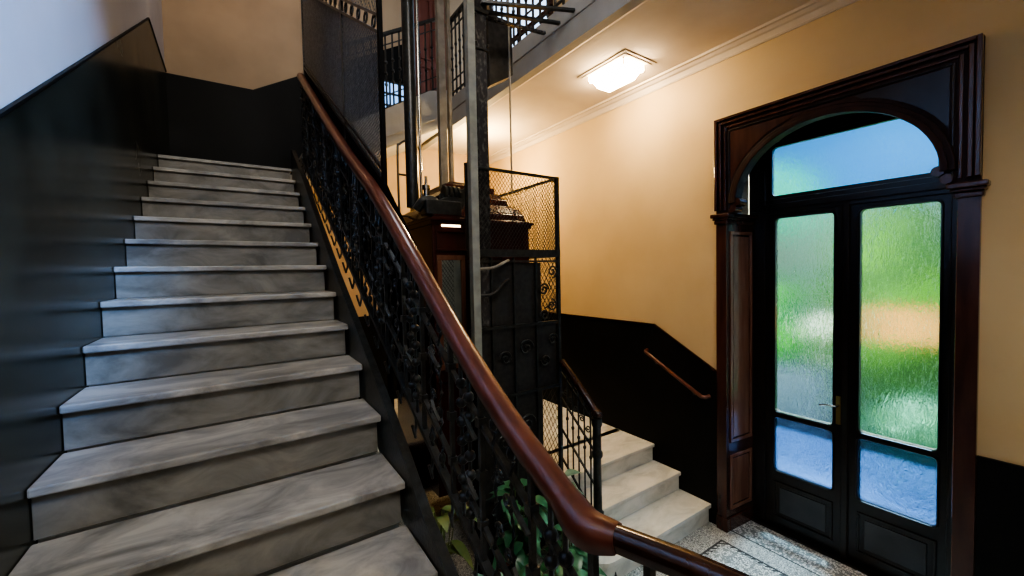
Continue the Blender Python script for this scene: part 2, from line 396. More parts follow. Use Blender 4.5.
for f in (.22,.80):
    bm = BM(); sweep(bm, [(RX,y,lz(y)+(rz(y)-.04-lz(y))*f) for y in [.6+.2*i for i in range(20)]], rect(.016,.012)); obj('middle_bar', bm, 'iron', bal)
i = 0; y = .66; nb = 0
while y < 4.38:
    z0, z1 = lz(y), rz(y)-.038; h = z1-z0
    kind = i % 6
    bm = BM()
    if kind in (0, 1):                                   # beaded rods, standing in pairs
        tube(bm, [(RX,y,z0),(RX,y,z1)], .0065, 6)
        for q in range(7): ball(bm, (RX,y,z0+h*(.13+.115*q)), .0185, .95, 8, 6)
    elif kind in (2, 5):                                 # square bar with collars
        box(bm, (RX-.007,y-.007,z0),(RX+.007,y+.007,z1))
        for q in (.22,.5,.8): box(bm, (RX-.013,y-.013,z0+h*q-.014),(RX+.013,y+.013,z0+h*q+.014))
    else:                                                # twisted rod with end scrolls
        tube(bm, [(RX+.005*math.cos(t*2.2),y+.005*math.sin(t*2.2),z0+h*t/16) for t in range(17)], .007, 5)
        s = 1 if kind == 3 else -1
        Pm = lambda p, y=y: (RX, p[0], p[1])
        spiral(bm, Pm, (y+s*.022, z0+h*.66), .022, .005, PI if s>0 else 0, 1.4, .0045, 20, s)
        spiral(bm, Pm, (y+s*.022, z0+h*.36), .022, .005, PI if s>0 else 0, 1.4, .0045, 20, -s)
        for q in (.08,.92): ball(bm, (RX,y,z0+h*q), .013, 1.6, 8, 6)
    obj('baluster', bm, 'iron', bal, smooth=(kind<2)); nb += 1
    y += (.050 if kind == 0 else .085 if kind in (2,3) else .072); i += 1
# leaf-shaped flats, their glints put into a lighter iron colour
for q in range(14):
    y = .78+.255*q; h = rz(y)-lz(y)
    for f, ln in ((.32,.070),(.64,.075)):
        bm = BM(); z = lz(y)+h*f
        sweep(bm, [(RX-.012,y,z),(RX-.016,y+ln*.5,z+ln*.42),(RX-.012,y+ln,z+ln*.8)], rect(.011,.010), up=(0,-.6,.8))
        obj('iron_leaf', bm, 'iron_glint', bal)
# hooked brackets between stringer and bottom bar
y = .75
while y < 4.45:
    z = lz(y); zs = nos(y)+.07
    bm = BM(); pts = [(RX,y,z)]
    for a in range(9):
        t = PI*a/8
        pts.append((RX-.004*a, y-.030+.030*math.cos(t), z-.060-.032*math.sin(t)))
    pts.append((RX-.040, y-.062, z-.03))
    tube(bm, pts, .0055, 6, up=(1,0,0)); obj('scroll_bracket', bm, 'iron', bal)
    y += .16
# posts at the foot
for (x,y) in ((.578,.585),(.628,.487),(.675,.27)):
    bm = BM(); box(bm, (x-.008,y-.008,-1.463),(x+.008,y+.008,-.545))
    for z in (-1.0,-1.4): box(bm, (x-.014,y-.014,z-.012),(x+.014,y+.014,z+.012))
    obj('post', bm, 'iron', bal)
bm = BM(); tube(bm, [(.607,.552,-1.4),(.607,.552,-.66)], .007, 6)
lathe(bm, (.607,.552,-.68), [(.004,0),(.013,.02),(.008,.04),(.001,.075)], 8); obj('spear_bar', bm, 'iron', bal)

# ------------------------------------------------------------------ mesh screen above the handrail
SX = .640
scr = thing('wire_mesh_screen', 'tall black framed wire mesh screen rising above the wooden handrail', 'screen')
SY0, SY1 = 2.095, 4.60
bm = BM(); box(bm, (SX-.010,SY0-.016,FL),(SX+.010,SY0+.016,4.2)); obj('post', bm, 'iron_matte', scr)
bm = BM(); box(bm, (SX-.012,SY1-.016,1.3),(SX+.012,SY1+.016,4.2)); obj('post', bm, 'iron', scr)
bm = BM(); box(bm, (SX-.009,2.90,.86),(SX+.009,2.925,3.4)); obj('stile', bm, 'iron', scr)
def sb(y): return nos(y)+.905+(y-2.06)*.06
def sm(y): return nos(y)+1.64+(y-2.06)*.07
for nm, f in (('bottom_bar', lambda y: sb(y)), ('bottom_bar', lambda y: sb(y)+.05), ('band_bar', sm), ('band_bar', lambda y: sm(y)+.085)):
    bm = BM(); sweep(bm, [(SX,SY0,f(SY0)),(SX,SY1,f(SY1))], rect(.018,.014)); obj(nm, bm, 'iron', scr)
for q in range(17):
    y = SY0+.10+q*.15; z = sm(y)+.042
    bm = BM(); tube(bm, [(SX,y+.028*math.cos(t*PI/7),z+.028*math.sin(t*PI/7)) for t in range(14)], .006, 5, up=(1,0,0), closed=True)
    obj('ring', bm, 'iron', scr)
PS = lambda p: (SX, p[0], p[1])
bm = BM(); wiremesh(bm, [(SY0,sb(SY0)),(SY1,sb(SY1)),(SY1,sm(SY1)),(SY0,sm(SY0))], PS, .020, .0023); obj('wire_mesh', bm, 'wire', scr)
bm = BM(); wiremesh(bm, [(SY0,sm(SY0)+.085),(SY1,sm(SY1)+.085),(SY1,4.2),(SY0,4.2)], PS, .034, .0022); obj('wire_mesh', bm, 'wire', scr)
bm = BM(); wiremesh(bm, [(1.66,lz(1.66)-.05),(SY1,lz(SY1)-.05),(SY1,sb(SY1)),(SY0,sb(SY0)),(1.66,rz(1.66)-.05)], PS, .0115, .0044); obj('dense_lower_mesh', bm, 'iron_matte', scr)

# ------------------------------------------------------------------ lift shaft
cg = thing('lift_shaft_cage', 'black iron lift cage with wire mesh upper panels beside the entrance steps', 'lift cage')
CX0, CX1, CY, CZT, CZM = 1.37, 2.20, 2.59, .762, .155
for (x,y) in ((CX1,CY),(CX1,3.95)):
    bm = BM(); box(bm, (x-.014,y-.014,FL if y<3 else LIFTZ),(x+.014,y+.014,CZT)); obj('corner_post', bm, 'iron', cg)
bm = BM(); box(bm, (CX0-.010,CY-.012,CZM),(CX0+.010,CY+.012,CZT+.01)); obj('corner_post', bm, 'iron', cg)
bm = BM(); box(bm, (CX0,CY-.012,CZT-.018),(CX1,CY+.012,CZT)); obj('top_rail', bm, 'iron', cg)
bm = BM(); box(bm, (CX1-.012,CY,CZT-.018),(CX1+.012,3.95,CZT)); obj('top_rail', bm, 'iron', cg)
bm = BM(); box(bm, (CX0,CY-.016,CZM-.045),(CX1+.014,CY+.016,CZM+.012)); obj('middle_rail', bm, 'iron', cg)
bm = BM(); box(bm, (CX1-.014,CY,CZM-.045),(CX1+.014,3.95,CZM+.012)); obj('middle_rail', bm, 'iron', cg)
PF = lambda p: (p[0], CY, p[1]); PR = lambda p: (CX1, p[0], p[1])
bm = BM(); wiremesh(bm, [(CX0,CZM),(CX1,CZM),(CX1,CZT-.01),(CX0,CZT-.01)], PF, .024, .0022); obj('front_mesh', bm, 'iron_dull', cg)
bm = BM(); wiremesh(bm, [(CY,CZM),(3.95,CZM),(3.95,CZT-.01),(CY,CZT-.01)], PR, .026, .0026); obj('side_mesh', bm, 'iron_dull', cg)
# lower ironwork panel: scrolls near the corner, bars
bm = BM(); box(bm, (CX0,CY-.010,CZM-.085),(CX1,CY+.010,CZM-.070)); obj('gate_bar', bm, 'iron', cg)
for z in (-.42,-.95,-1.70):
    bm = BM(); box(bm, (CX0,CY-.010,z-.012),(CX1,CY+.010,z+.012)); obj('gate_bar', bm, 'iron', cg)
boxes('shade_sheet', [((CX0+.01,CY+.014,FL),(2.03,CY+.018,CZM-.09)), ((2.03,CY+.014,FL+1.30),(CX1-.02,CY+.018,-.42))], 'iron_dull', cg)  # dark sheet added for the shade inside the lift cage
for x in (1.97,1.76,1.56):
    bm = BM(); box(bm, (x-.008,CY-.008,FL),(x+.008,CY+.008,CZM-.05)); obj('gate_upright', bm, 'iron', cg)
def scr_(c, r0, a0, turns, fl, rad=.0075):
    bm = BM(); spiral(bm, lambda p: (p[0],CY-.006,p[1]), c, r0, .010, a0, turns, rad, 30, fl); obj('scroll', bm, 'iron', cg)
scr_((2.135,-.005), .052, -.5*PI, 1.6, 1); scr_((2.045,-.150), .050, 0, 1.6, 1); scr_((2.125,-.280), .050, .5*PI, 1.5, -1)
scr_((2.05,-.36), .045, PI, 1.4, -1); scr_((2.13,-.56), .050, 0, 1.5, 1); scr_((2.05,-.72), .05, PI, 1.5, 1)
scr_((1.86,-.60), .07, 0, 1.5, 1); scr_((1.67,-.66), .06, PI, 1.5, -1); scr_((1.86,-1.2), .08, 0, 1.5, 1); scr_((1.65,-1.3), .07, PI, 1.5, -1)
bm = BM(); sweep(bm, [(2.185,CY,-.02),(2.10,CY,-.10),(2.185,CY,-.25),(2.06,CY,-.30)], circ(.006,6)); obj('scroll_link', bm, 'iron', cg)
for (z0,z1) in ((.02,.085),(-.17,-.06)):
    bm = BM(); tube(bm, smooth_path([(CX0+.03,CY-.02,z0),(CX0+.17,CY-.05,z0+.01),(CX0+.27,CY-.04,z1-.02),(CX0+.33,CY-.02,z1)],5), .011, 7); obj('curved_bar', bm, 'steel_tan' if z0>0 else 'iron_dull', cg)
bm = BM(); wiremesh(bm, [(2.02,-.40),(CX1,-.40),(CX1,CZM-.05),(2.02,CZM-.05)], PF, .030, .0020); obj('corner_mesh', bm, 'iron_dull', cg)
bm = BM(); wiremesh(bm, [(CY,LIFTZ),(3.0,LIFTZ),(3.0,CZM-.05),(CY,CZM-.05)], PR, .045, .0025); obj('side_mesh', bm, 'iron_dull', cg)
# lift car
car = thing('lift_car', 'dark mahogany lift car with stepped moulded roof inside the iron cage', 'lift')
A0, A1, B0, B1 = 1.235, 2.14, 2.90, 3.85
bm = BM(); box(bm, (A0,B0,LIFTZ+.01),(A1,B1,.40)); obj('car_body', bm, 'mahogany', car, bevel=.008)
bm = BM()
def frust(bm, ins0, z0, ins1, z1):
    a = [(A0+ins0,B0+ins0),(A1-ins0,B0+ins0),(A1-ins0,B1-ins0),(A0+ins0,B1-ins0)]
    b = [(A0+ins1,B0+ins1),(A1-ins1,B0+ins1),(A1-ins1,B1-ins1),(A0+ins1,B1-ins1)]
    va = [bm.verts.new((x,y,z0)) for x,y in a]; vb = [bm.verts.new((x,y,z1)) for x,y in b]
    bm.faces.new(va); bm.faces.new(vb)
    for i in range(4): bm.faces.new((va[i],va[(i+1)%4],vb[(i+1)%4],vb[i]))
frust(bm,-.012,.37,-.02,.40); frust(bm,-.03,.40,-.03,.418); frust(bm,-.01,.418,.02,.44)
obj('roof_cornice', bm, 'mahogany', car)
bm = BM()
steps = [(.02,.44,.03,.48),(.035,.48,.06,.52),(.075,.52,.12,.545),(.13,.545,.135,.585),(.15,.585,.20,.63),(.21,.63,.215,.67),(.24,.67,.29,.70)]
for s in steps: frust(bm, s[0], .44+(s[1]-.44)*1.3, s[2], .44+(s[3]-.44)*1.3)
obj('stepped_roof', bm, 'mahogany', car, bevel=.006)
def panel(name, x0, x1, z0, z1, parent, w=.03, m='mahogany', inner='mahogany', y=B0):
    bm = BM()
    for lo, hi in (((x0,y-.014,z0),(x1,y+.004,z0+w)),((x0,y-.014,z1-w),(x1,y+.004,z1)),((x0,y-.014,z0+w),(x0+w,y+.004,z1-w)),((x1-w,y-.014,z0+w),(x1,y+.004,z1-w))): box(bm, lo, hi)
    f = obj(name, bm, m, parent, bevel=.003)
    return f
f = panel('window_frame', 1.262, 1.50, -.75, .135, car, .038, 'wood_panel')
o = boxes('mirror_pane', [((1.300,B0-.006,-.712),(1.462,B0-.001,.097))], 'car_glass', f)
bm = BM(); wiremesh(bm, [(1.30,-.712),(1.40,-.712),(1.40,.097),(1.30,.097)], lambda p: (p[0],B0-.009,p[1]), .022, .0016); obj('reflected_lattice', bm, 'iron_dull', f)  # mesh reflection in the mirror, put in as thin wires
panel('front_panel', 1.56, 1.80, -.75, .12, car); panel('front_panel', 1.84, 2.08, -.75, .12, car)
panel('front_panel', 1.262, 1.66, -1.60, -.82, car); panel('front_panel', 1.70, 2.08, -1.60, -.82, car)
panel('front_panel', 1.262, 2.08, .165, .33, car, .02)
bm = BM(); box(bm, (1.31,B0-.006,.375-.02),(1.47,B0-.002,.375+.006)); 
obj('reflection_strip', bm, emis('glowing_reflection',(1,.78,.5),5), car)  # bright reflection on the car front, put in as a glowing strip
# machinery on the roof
mc = thing('lift_roof_machinery', 'black pulley block and bearing housings sitting on the lift roof', 'machinery')
bm = BM(); box(bm, (1.20,2.92,.445),(1.50,3.05,.56)); prism(bm, [(1.20,.50),(1.52,.50),(1.62,.70),(1.50,.66)], 'y', 2.94, 3.0); obj('housing', bm, 'iron', mc, bevel=.01)
bm = BM()
for k in range(4): tube(bm, [(1.37+.038*k,2.98,.63),(1.37+.038*k+.02,2.98,.63)], .055, 14, up=(0,0,1))
box(bm, (1.34,2.965,.54),(1.52,2.995,.62)); obj('pulley_block', bm, 'iron', mc)
bm = BM(); tube(bm, smooth_path([(1.15,3.0,.48),(1.20,2.98,.55),(1.28,2.97,.56),(1.33,2.97,.50)],5), .035, 8); obj('bearing_arch', bm, 'iron', mc)
bm = BM(); lathe(bm, (1.245,3.02,.55), [(.022,0),(.022,.10),(.030,.10),(.030,.13),(.012,.14),(.012,.20)], 12); obj('oil_cup', bm, 'chrome', mc, smooth=True)

# guide columns and ropes
def col(label, x, y, z0, z1, m, shape, group=None, nm='guide_column', cat='column'):
    bm = BM()
    if shape[0] == 'r': tube(bm, [(x,y,z0),(x,y,z1)], shape[1], 12, up=(0,1,0))
    elif shape[0] == 'b': box(bm, (x-shape[1]/2,y-shape[2]/2,z0),(x+shape[1]/2,y+shape[2]/2,z1))
    o = obj(nm, bm, m, None, smooth=(shape[0]=='r')); tag(o, label, cat, group); return o
col('black round steel column nearest the mesh screen, rising from the lift roof', 1.262, 3.36, .56, 4.55, 'iron', ('r',.052))
col('added chrome rod standing for the highlight along the right side of the black round column', 1.325, 3.32, .56, 4.55, 'chrome', ('r',.012), nm='highlight_rod', cat='rod')  # highlight on the black column, put in as a thin chrome rod
col('weathered grey steel guide rail left of the pulley block', 1.478, 3.20, .56, 4.55, 'steel_tan', ('b',.062,.05), nm='guide_rail', cat='rail')
col('narrow brown guide rail right beside the weathered grey one', 1.560, 3.22, .56, 4.55, 'steel_tan', ('b',.028,.04), nm='guide_rail', cat='rail')
gc = thing('guide_column', 'pale grey-green square steel column in front of the lift car', 'column')
bm = BM(); box(bm, (1.345,2.475,-.60),(1.402,2.525,4.55)); obj('shaft', bm, 'steel_green', gc)
bm = BM(); box(bm, (1.343,2.473,FL),(1.404,2.527,-.60)); obj('base', bm, 'iron_matte', gc)
pd = thing('guide_column', 'dark flat steel column with peeling paint and bolted plate', 'column')
bm = BM(); box(bm, (1.478,2.60,-.4),(1.566,2.615,4.55)); box(bm, (1.515,2.615,-.4),(1.53,2.66,4.55)); obj('shaft', bm, 'steel_peel', pd)
bm = BM(); box(bm, (1.462,2.590,1.60),(1.582,2.60,1.615)); box(bm, (1.462,2.585,1.86),(1.582,2.60,1.885)); obj('bolted_plate', bm, 'iron', pd)
for x in (1.475,1.57):
    for z in (1.64,1.84):
        bm = BM(); ball(bm, (x,2.588,z), .010); obj('bolt', bm, 'iron', pd)
col('thin dark steel rod hanging right of the counterweight box', 1.958, 2.885, .66, 4.5, 'steel_tan', ('r',.008), nm='lift_rope', cat='rod')
bm = BM(); prism(bm, [(1.77,1.52),(2.00,1.66),(2.00,2.10),(1.77,2.10)], 'y', 2.90, 3.02)
o = obj('counterweight_box', bm, 'iron_dull'); tag(o, 'plain black sheet metal box hanging in front of the gallery railing', 'box')
for (p, q, lb) in (((1.52,2.585,1.93),(2.215,2.365,1.985),'topmost black flat bracket reaching from the lift column to the fascia'),
                   ((1.56,2.62,1.895),(2.215,2.54,1.978),'middle black flat bracket reaching from the lift column to the fascia'),
                   ((1.60,2.66,1.885),(2.215,2.73,1.990),'lowest black flat bracket, catching blue light, fixed to the grey fascia')):
    bm = BM(); sweep(bm, [p,q], rect(.030,.018)); o = obj('support_bracket', bm, 'steel_peel' if 'lowest' in lb else 'iron'); tag(o, lb, 'bracket', 'brackets from lift columns to the fascia')
# side ladder frame left of the black column
lf = thing('iron_hoop_frame', 'thin black hoop frame with crossbars standing left of the black column', 'frame')
bm = BM(); tube(bm, smooth_path([(1.19,3.5,.42),(1.19,3.5,1.05),(1.21,3.5,1.12),(1.28,3.5,1.17)],5), .010, 7, up=(0,1,0)); obj('hoop', bm, 'iron', lf)
for z, x0, x1 in ((.86,1.19,1.28),(.50,1.02,1.28)):
    bm = BM(); tube(bm, [(x0,3.5,z),(x1,3.5,z)], .009, 6); obj('crossbar', bm, 'iron', lf)

# ------------------------------------------------------------------ second flight and gallery
f2 = thing('upper_staircase', 'upper flight climbing to the right along the back wall behind the lift', 'staircase')
for k in range(6):
    x = .45+k*TREAD; z = TOPZ+(k+1)*RISE
    bm = BM(); box(bm, (max(x,.60),4.72,z-.03),(x+TREAD+.02,BY-.013,z)); obj('tread', bm, 'marble', f2)
    bm = BM(); box(bm, (max(x,.60)+.02,4.72,z-RISE),(max(x,.60)+.05,BY-.013,z-.03)); obj('riser', bm, 'marble_riser', f2)
bm = BM()
def n2(x): return TOPZ+.17+(x-.45)*RISE/TREAD
prism(bm, [(.66,1.02),(2.24,1.768+.06),(2.24,n2(2.0)+.09),(2.0,n2(2.0)+.03),(.66,n2(.66)+.0)], 'y', 4.66, 4.72); obj('stringer', bm, 'fascia', f2)
bm = BM(); sweep(bm, [(.66,4.655,1.06),(2.24,4.655,1.86)], rect(.012,.03)); sweep(bm, [(.66,4.655,1.15),(2.24,4.655,1.95)], rect(.010,.012)); obj('stringer_moulding', bm, 'fascia', f2)
bm = BM(); prism(bm, [(.63,1.03),(2.24,1.82),(2.24,1.95),(.63,1.22)], 'y', 4.72, BY-.013); obj('soffit', bm, 'wall_pale', f2)
def rail_run(name, label, P, length, zf, hgt, pitch, nbars, group=None):
    t = thing(name, label, 'balustrade', group)
    seg = [P(length*i/8) for i in range(9)]
    up = lambda p, s, h: (p[0],p[1],zf(s)+h)
    for nm, h, r in (('handrail',hgt,.045),('bottom_bar',.06,.02),('middle_bar',.20,.014),('middle_bar',hgt-.12,.014)):
        bm = BM(); sweep(bm, [up(P(length*i/8), length*i/8, h) for i in range(9)], rect(r,r*.7)); obj(nm, bm, 'iron', t)
    for i in range(nbars):
        s = (i+.5)*length/nbars; p = P(s); z = zf(s)
        bm = BM(); box(bm, (p[0]-.008,p[1]-.008,z+.02),(p[0]+.008,p[1]+.008,z+hgt))
        for f in (.36,.5,.64): ball(bm, (p[0],p[1],z+hgt*f), .020, 1.2, 6, 4)
        obj('baluster', bm, 'iron', t)
    return t
rail_run('upper_stair_railing', 'black iron railing along the upper flight seen behind the lift columns', lambda s: (.72+s,4.68,0), 1.45, lambda s: n2(.72+s)-.03, .88, .1, 18)
rail_run('gallery_railing', 'black iron railing on top of the grey fascia above the hall', lambda s: (2.235,4.66-s,0), 4.6, lambda s: GAL-.01, .92, .1, 46)
gd = thing('gallery_door', 'red-brown panelled door on the upper gallery behind the lift columns', 'door')
bm = BM(); box(bm, (2.20,BY-.05,GAL),(2.72,BY-.004,4.35)); obj('door_leaf', bm, 'red_door', gd)
for z0, z1 in ((2.25,2.95),(3.05,3.9)):
    for x0 in (2.26,2.49): panel('raised_panel', x0, x0+.18, z0, z1, gd, .022, 'red_door', y=BY-.05)
# windows that let daylight in upstairs
w1 = thing('window_1', 'small gridded blue window low on the back wall of the upper flight', 'window', kind='structure')
boxes('window_pane', [((1.70,BY-.02,2.14),(2.08,BY-.014,2.62))], emis('blue_daylight_pane',(.30,.55,1.0),1.3), w1)
bm = BM()
for x in (1.70,1.825,1.95,2.08): box(bm, (x-.010,BY-.045,2.14),(x+.010,BY-.02,2.62))
for z in (2.14,2.30,2.46,2.62): box(bm, (1.69,BY-.045,z-.010),(2.09,BY-.02,z+.010))
obj('window_grid', bm, 'iron', w1)
w2 = thing('window_2', 'bright upper window on the right wall of the gallery', 'window', kind='structure')
boxes('window_pane', [((WX-.012,4.05,2.5),(WX-.006,5.45,4.2))], emis('gallery_daylight_pane',(.55,.75,1.0),1.8), w2)
bm = BM()
for y in (4.05,4.75,5.45): box(bm, (WX-.04,y-.03,2.47),(WX-.012,y+.03,4.23))
for z in (2.5,3.3,4.2): box(bm, (WX-.04,4.02,z-.03),(WX-.012,5.48,z+.03))
obj('window_frame', bm, 'wood_frame', w2)

# ------------------------------------------------------------------ short entrance steps
es = thing('entrance_steps', 'three pale marble steps rising from the mosaic floor to the lift', 'steps')
EY, EZ = 1.979, -2.088
for k in range(3):
    y, z = EY+k*TREAD, EZ+k*RISE
    y1 = y+TREAD+.02 if k < 2 else y+.5
    bm = BM()
    if k == 0:
        poly = [(WX-.014,y),(WX-.014,y1),(2.17,y1)]
        for a in range(9): t = PI/2+PI*a/8; poly.append((2.17+.155*math.cos(t), y+.155+.155*math.sin(t)))
        prism(bm, poly, 'z', z-.035, z)
        obj('tread', bm, 'marble_white', es, bevel=.007)
        bm = BM(); poly = [(WX-.02,y+.02),(WX-.02,y1),(2.17,y1)]
        for a in range(9): t = PI/2+PI*a/8; poly.append((2.17+.135*math.cos(t), y+.155+.135*math.sin(t)))
        prism(bm, poly, 'z', FL, z-.035); obj('riser', bm, 'marble_white', es)
    else:
        box(bm, (2.16,y,z-.035),(WX-.014,y1,z)); obj('tread', bm, 'marble_white', es, bevel=.007)
        bm = BM(); box(bm, (2.17,y+.022,FL),(WX-.02,y1-.01,z-.035)); obj('riser', bm, 'marble_white', es)
o = boxes('floor', [((2.20,3.0,FL),(WX-.014,BY-.013,LIFTZ)), ((.50,4.05,FL),(2.20,BY-.013,LIFTZ))], 'marble_white'); struct('floor', o, 'marble floor in front of the lift above the short steps', 'floor')
o = boxes('trim_12', [((.50,4.03,FL),(2.20,4.048,LIFTZ-.02)), ((2.178,3.0,FL),(2.198,4.03,LIFTZ-.02))], 'dado'); struct('trim_12', o, 'black skirting on the side of the lift landing in the plant well', 'trim')
sb_ = thing('entrance_balustrade', 'small iron balustrade with slim handrail and newel beside the entrance steps', 'balustrade')
bm = BM(); lathe(bm, (2.215,2.185,EZ), [(.058,0),(.058,.07),(.040,.085),(.034,.12),(.034,.20),(.046,.215),(.046,.25),(.033,.265),(.030,.66),(.042,.68),(.042,.71),(.032,.725),(.030,.90),(.040,.92),(.040,.97)], 14); obj('newel_post', bm, 'iron', sb_, smooth=True)
bm = BM(); tube(bm, smooth_path([(2.215,2.17,-1.085),(2.213,2.22,-1.05),(2.205,2.35,-.925),(2.20,2.56,-.750)],5), .032, 10); obj('handrail', bm, 'rail_dark', sb_, smooth=True)
bm = BM(); ball(bm, (2.215,2.178,-1.085), .046, .8, 14, 8); obj('rail_end', bm, 'rail_dark', sb_, smooth=True)
def ehz(y): return -1.075+(y-2.19)*.85
def elz(y): return -1.90+(y-2.19)*.85
for k in range(5):
    y = 2.245+.066*k
    bm = BM(); tube(bm, [(2.207,y,elz(y)),(2.207,y,ehz(y)-.02)], .0065, 6, up=(0,1,0))
    ball(bm, (2.207,y,(elz(y)+ehz(y))/2), .013, 1.4); obj('baluster', bm, 'iron', sb_)
for f in (0,.30,.62,.88):
    bm = BM(); sweep(bm, [(2.207,y,elz(y)+(ehz(y)-elz(y))*f) for y in (2.20,2.58)], rect(.012,.014)); obj('cross_bar', bm, 'iron', sb_)
for k, (y,f) in enumerate(((2.27,.76),(2.34,.76),(2.41,.76),(2.47,.76),(2.53,.76))):
    bm = BM(); spiral(bm, lambda p: (2.207,p[0],p[1]), (y, elz(y)+.8*f), .030, .006, 0, 1.5, .005, 22, 1 if k%2 else -1); obj('scroll', bm, 'iron', sb_)
# grab rail on the wainscot
wr = thing('wall_handrail', 'short red-brown wooden handrail fixed on the black wainscot', 'handrail')
bm = BM(); tube(bm, smooth_path([(WX-.02,2.64,-.815),(WX-.065,2.625,-.825),(WX-.07,2.55,-.865),(WX-.07,2.10,-1.10),(WX-.065,2.02,-1.135),(WX-.02,1.985,-1.125)],5), .017, 10); obj('rail', bm, 'rail_wood', wr, smooth=True)
for y, z in ((2.52,-.905),(2.12,-1.115)):
    bm = BM(); tube(bm, [(WX-.012,y,z-.03),(WX-.05,y,z-.025),(WX-.07,y,z+.01)], .006, 6); obj('bracket', bm, 'iron', wr)

# ------------------------------------------------------------------ door surround
ds = thing('door_surround', 'tall dark wooden door surround with arched head and panelled pilasters', 'door frame')
AC, AA, AB, SPZ = 1.160, .590, .510, .52        # arch centre, half width, rise, spring
def arch(a, b, n=28, z0=SPZ, c=AC): return [(c+a*math.cos(PI*i/n), z0+b*math.sin(PI*i/n)) for i in range(n+1)]
def arched_plate(bm, outer, inner, x0, x1):
    """strip between two equal-length polylines in YZ, extruded in x"""
    n = len(inner)
    vs = [[bm.verts.new((x,p[0],p[1])) for p in l] for l in (outer, inner) for x in (x0, x1)]
    oa, ob, ia, ib = vs
    for i in range(n-1):
        bm.faces.new((oa[i],oa[i+1],ia[i+1],ia[i])); bm.faces.new((ob[i+1],ob[i],ib[i],ib[i+1]))
        bm.faces.new((ia[i],ia[i+1],ib[i+1],ib[i])); bm.faces.new((oa[i+1],oa[i],ob[i],ob[i+1]))
    bm.faces.new((oa[0],ia[0],ib[0],ob[0])); bm.faces.new((oa[-1],ob[-1],ib[-1],ia[-1]))
inner = arch(AA, AB, 28)
# outer rectangle sampled to match
outer = []
for i in range(29):
    t = PI*i/28; c_, s_ = math.cos(t), math.sin(t)
    kx = ((FY1-AC) if c_ > 0 else (AC-FY0))/max(abs(c_),1e-6); kz = (FT-SPZ)/max(s_,1e-6)
    k_ = min(kx, kz); outer.append((AC+c_*k_, SPZ+s_*k_))
for c in ((FY1,FT),(FY0,FT)):
    j = min(range(29), key=lambda i: (outer[i][0]-c[0])**2+(outer[i][1]-c[1])**2); outer[j] = c
bm = BM(); arched_plate(bm, outer, inner, FX, WX+.05)
# side pieces below the spring line, down to the capitals
box(bm, (FX,AC+AA,.445),(WX+.05,FY1,SPZ)); box(bm, (FX,FY0,.445),(WX+.05,AC-AA,SPZ))
obj('arch_panel', bm, 'arch_wood', ds)
bm = BM(); arched_plate(bm, arch(AA+.048,AB+.048), arch(AA-.004,AB-.004), FX-.030, FX+.02); obj('arch_moulding', bm, 'arch_wood', ds, bevel=.006)
bm = BM(); arched_plate(bm, arch(AA+.020,AB+.020), arch(AA-.012,AB-.012), FX-.042, FX+.02); obj('arch_bead', bm, 'arch_wood', ds, bevel=.004)
# cusps at the feet of the arch
for s, yy in ((1, AC+AA),(-1, AC-AA)):
    bm = BM()
    tube(bm, [(FX-.035,yy-s*.022,SPZ+.004),(WX+.04,yy-s*.022,SPZ+.004)], .030, 12, up=(0,0,1))
    tube(bm, [(FX-.030,yy+s*.012,SPZ-.045),(WX+.04,yy+s*.012,SPZ-.045)], .028, 12, up=(0,0,1))
    obj('cusp', bm, 'wood_frame', ds, smooth=True)
# stepped outer mouldings
def frame_band(name, inset, w, x0, m):
    bm = BM(); y0, y1, zt = FY0+inset, FY1-inset, FT-inset
    box(bm, (x0,y0,.47),(FX+.01,y0+w,zt)); box(bm, (x0,y1-w,.47),(FX+.01,y1,zt)); box(bm, (x0,y0+w,zt-w),(FX+.01,y1-w,zt))
    obj(name, bm, m, ds, bevel=.004)
frame_band('outer_moulding', 0, .022, FX-.035, 'wood_frame'); frame_band('outer_moulding', .030, .022, FX-.022, 'wood_frame'); frame_band('outer_moulding', .070, .018, FX-.012, 'wood_frame'); frame_band('outer_moulding', .104, .012, FX-.008, 'door_wood')
# spandrel panels
def spandrel(s):
    yo = (FY1-.125) if s > 0 else (FY0+.125); zt = FT-.125
    pts = [(yo, zt)]
    arc = [(AC+s*(AA+.072)*math.cos(t), SPZ+(AB+.072)*math.sin(t)) for t in [math.radians(a) for a in range(12,76,4)]]
    arc = [p for p in arc if (p[0] < yo if s > 0 else p[0] > yo) and p[1] < zt]
    return pts + [(yo, arc[0][1]-.03)] + arc + [(arc[-1][0]-s*.03, zt)]
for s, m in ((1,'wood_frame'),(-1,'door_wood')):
    bm = BM(); prism(bm, spandrel(s), 'x', FX-.006, FX+.012); obj('spandrel_panel', bm, m, ds)
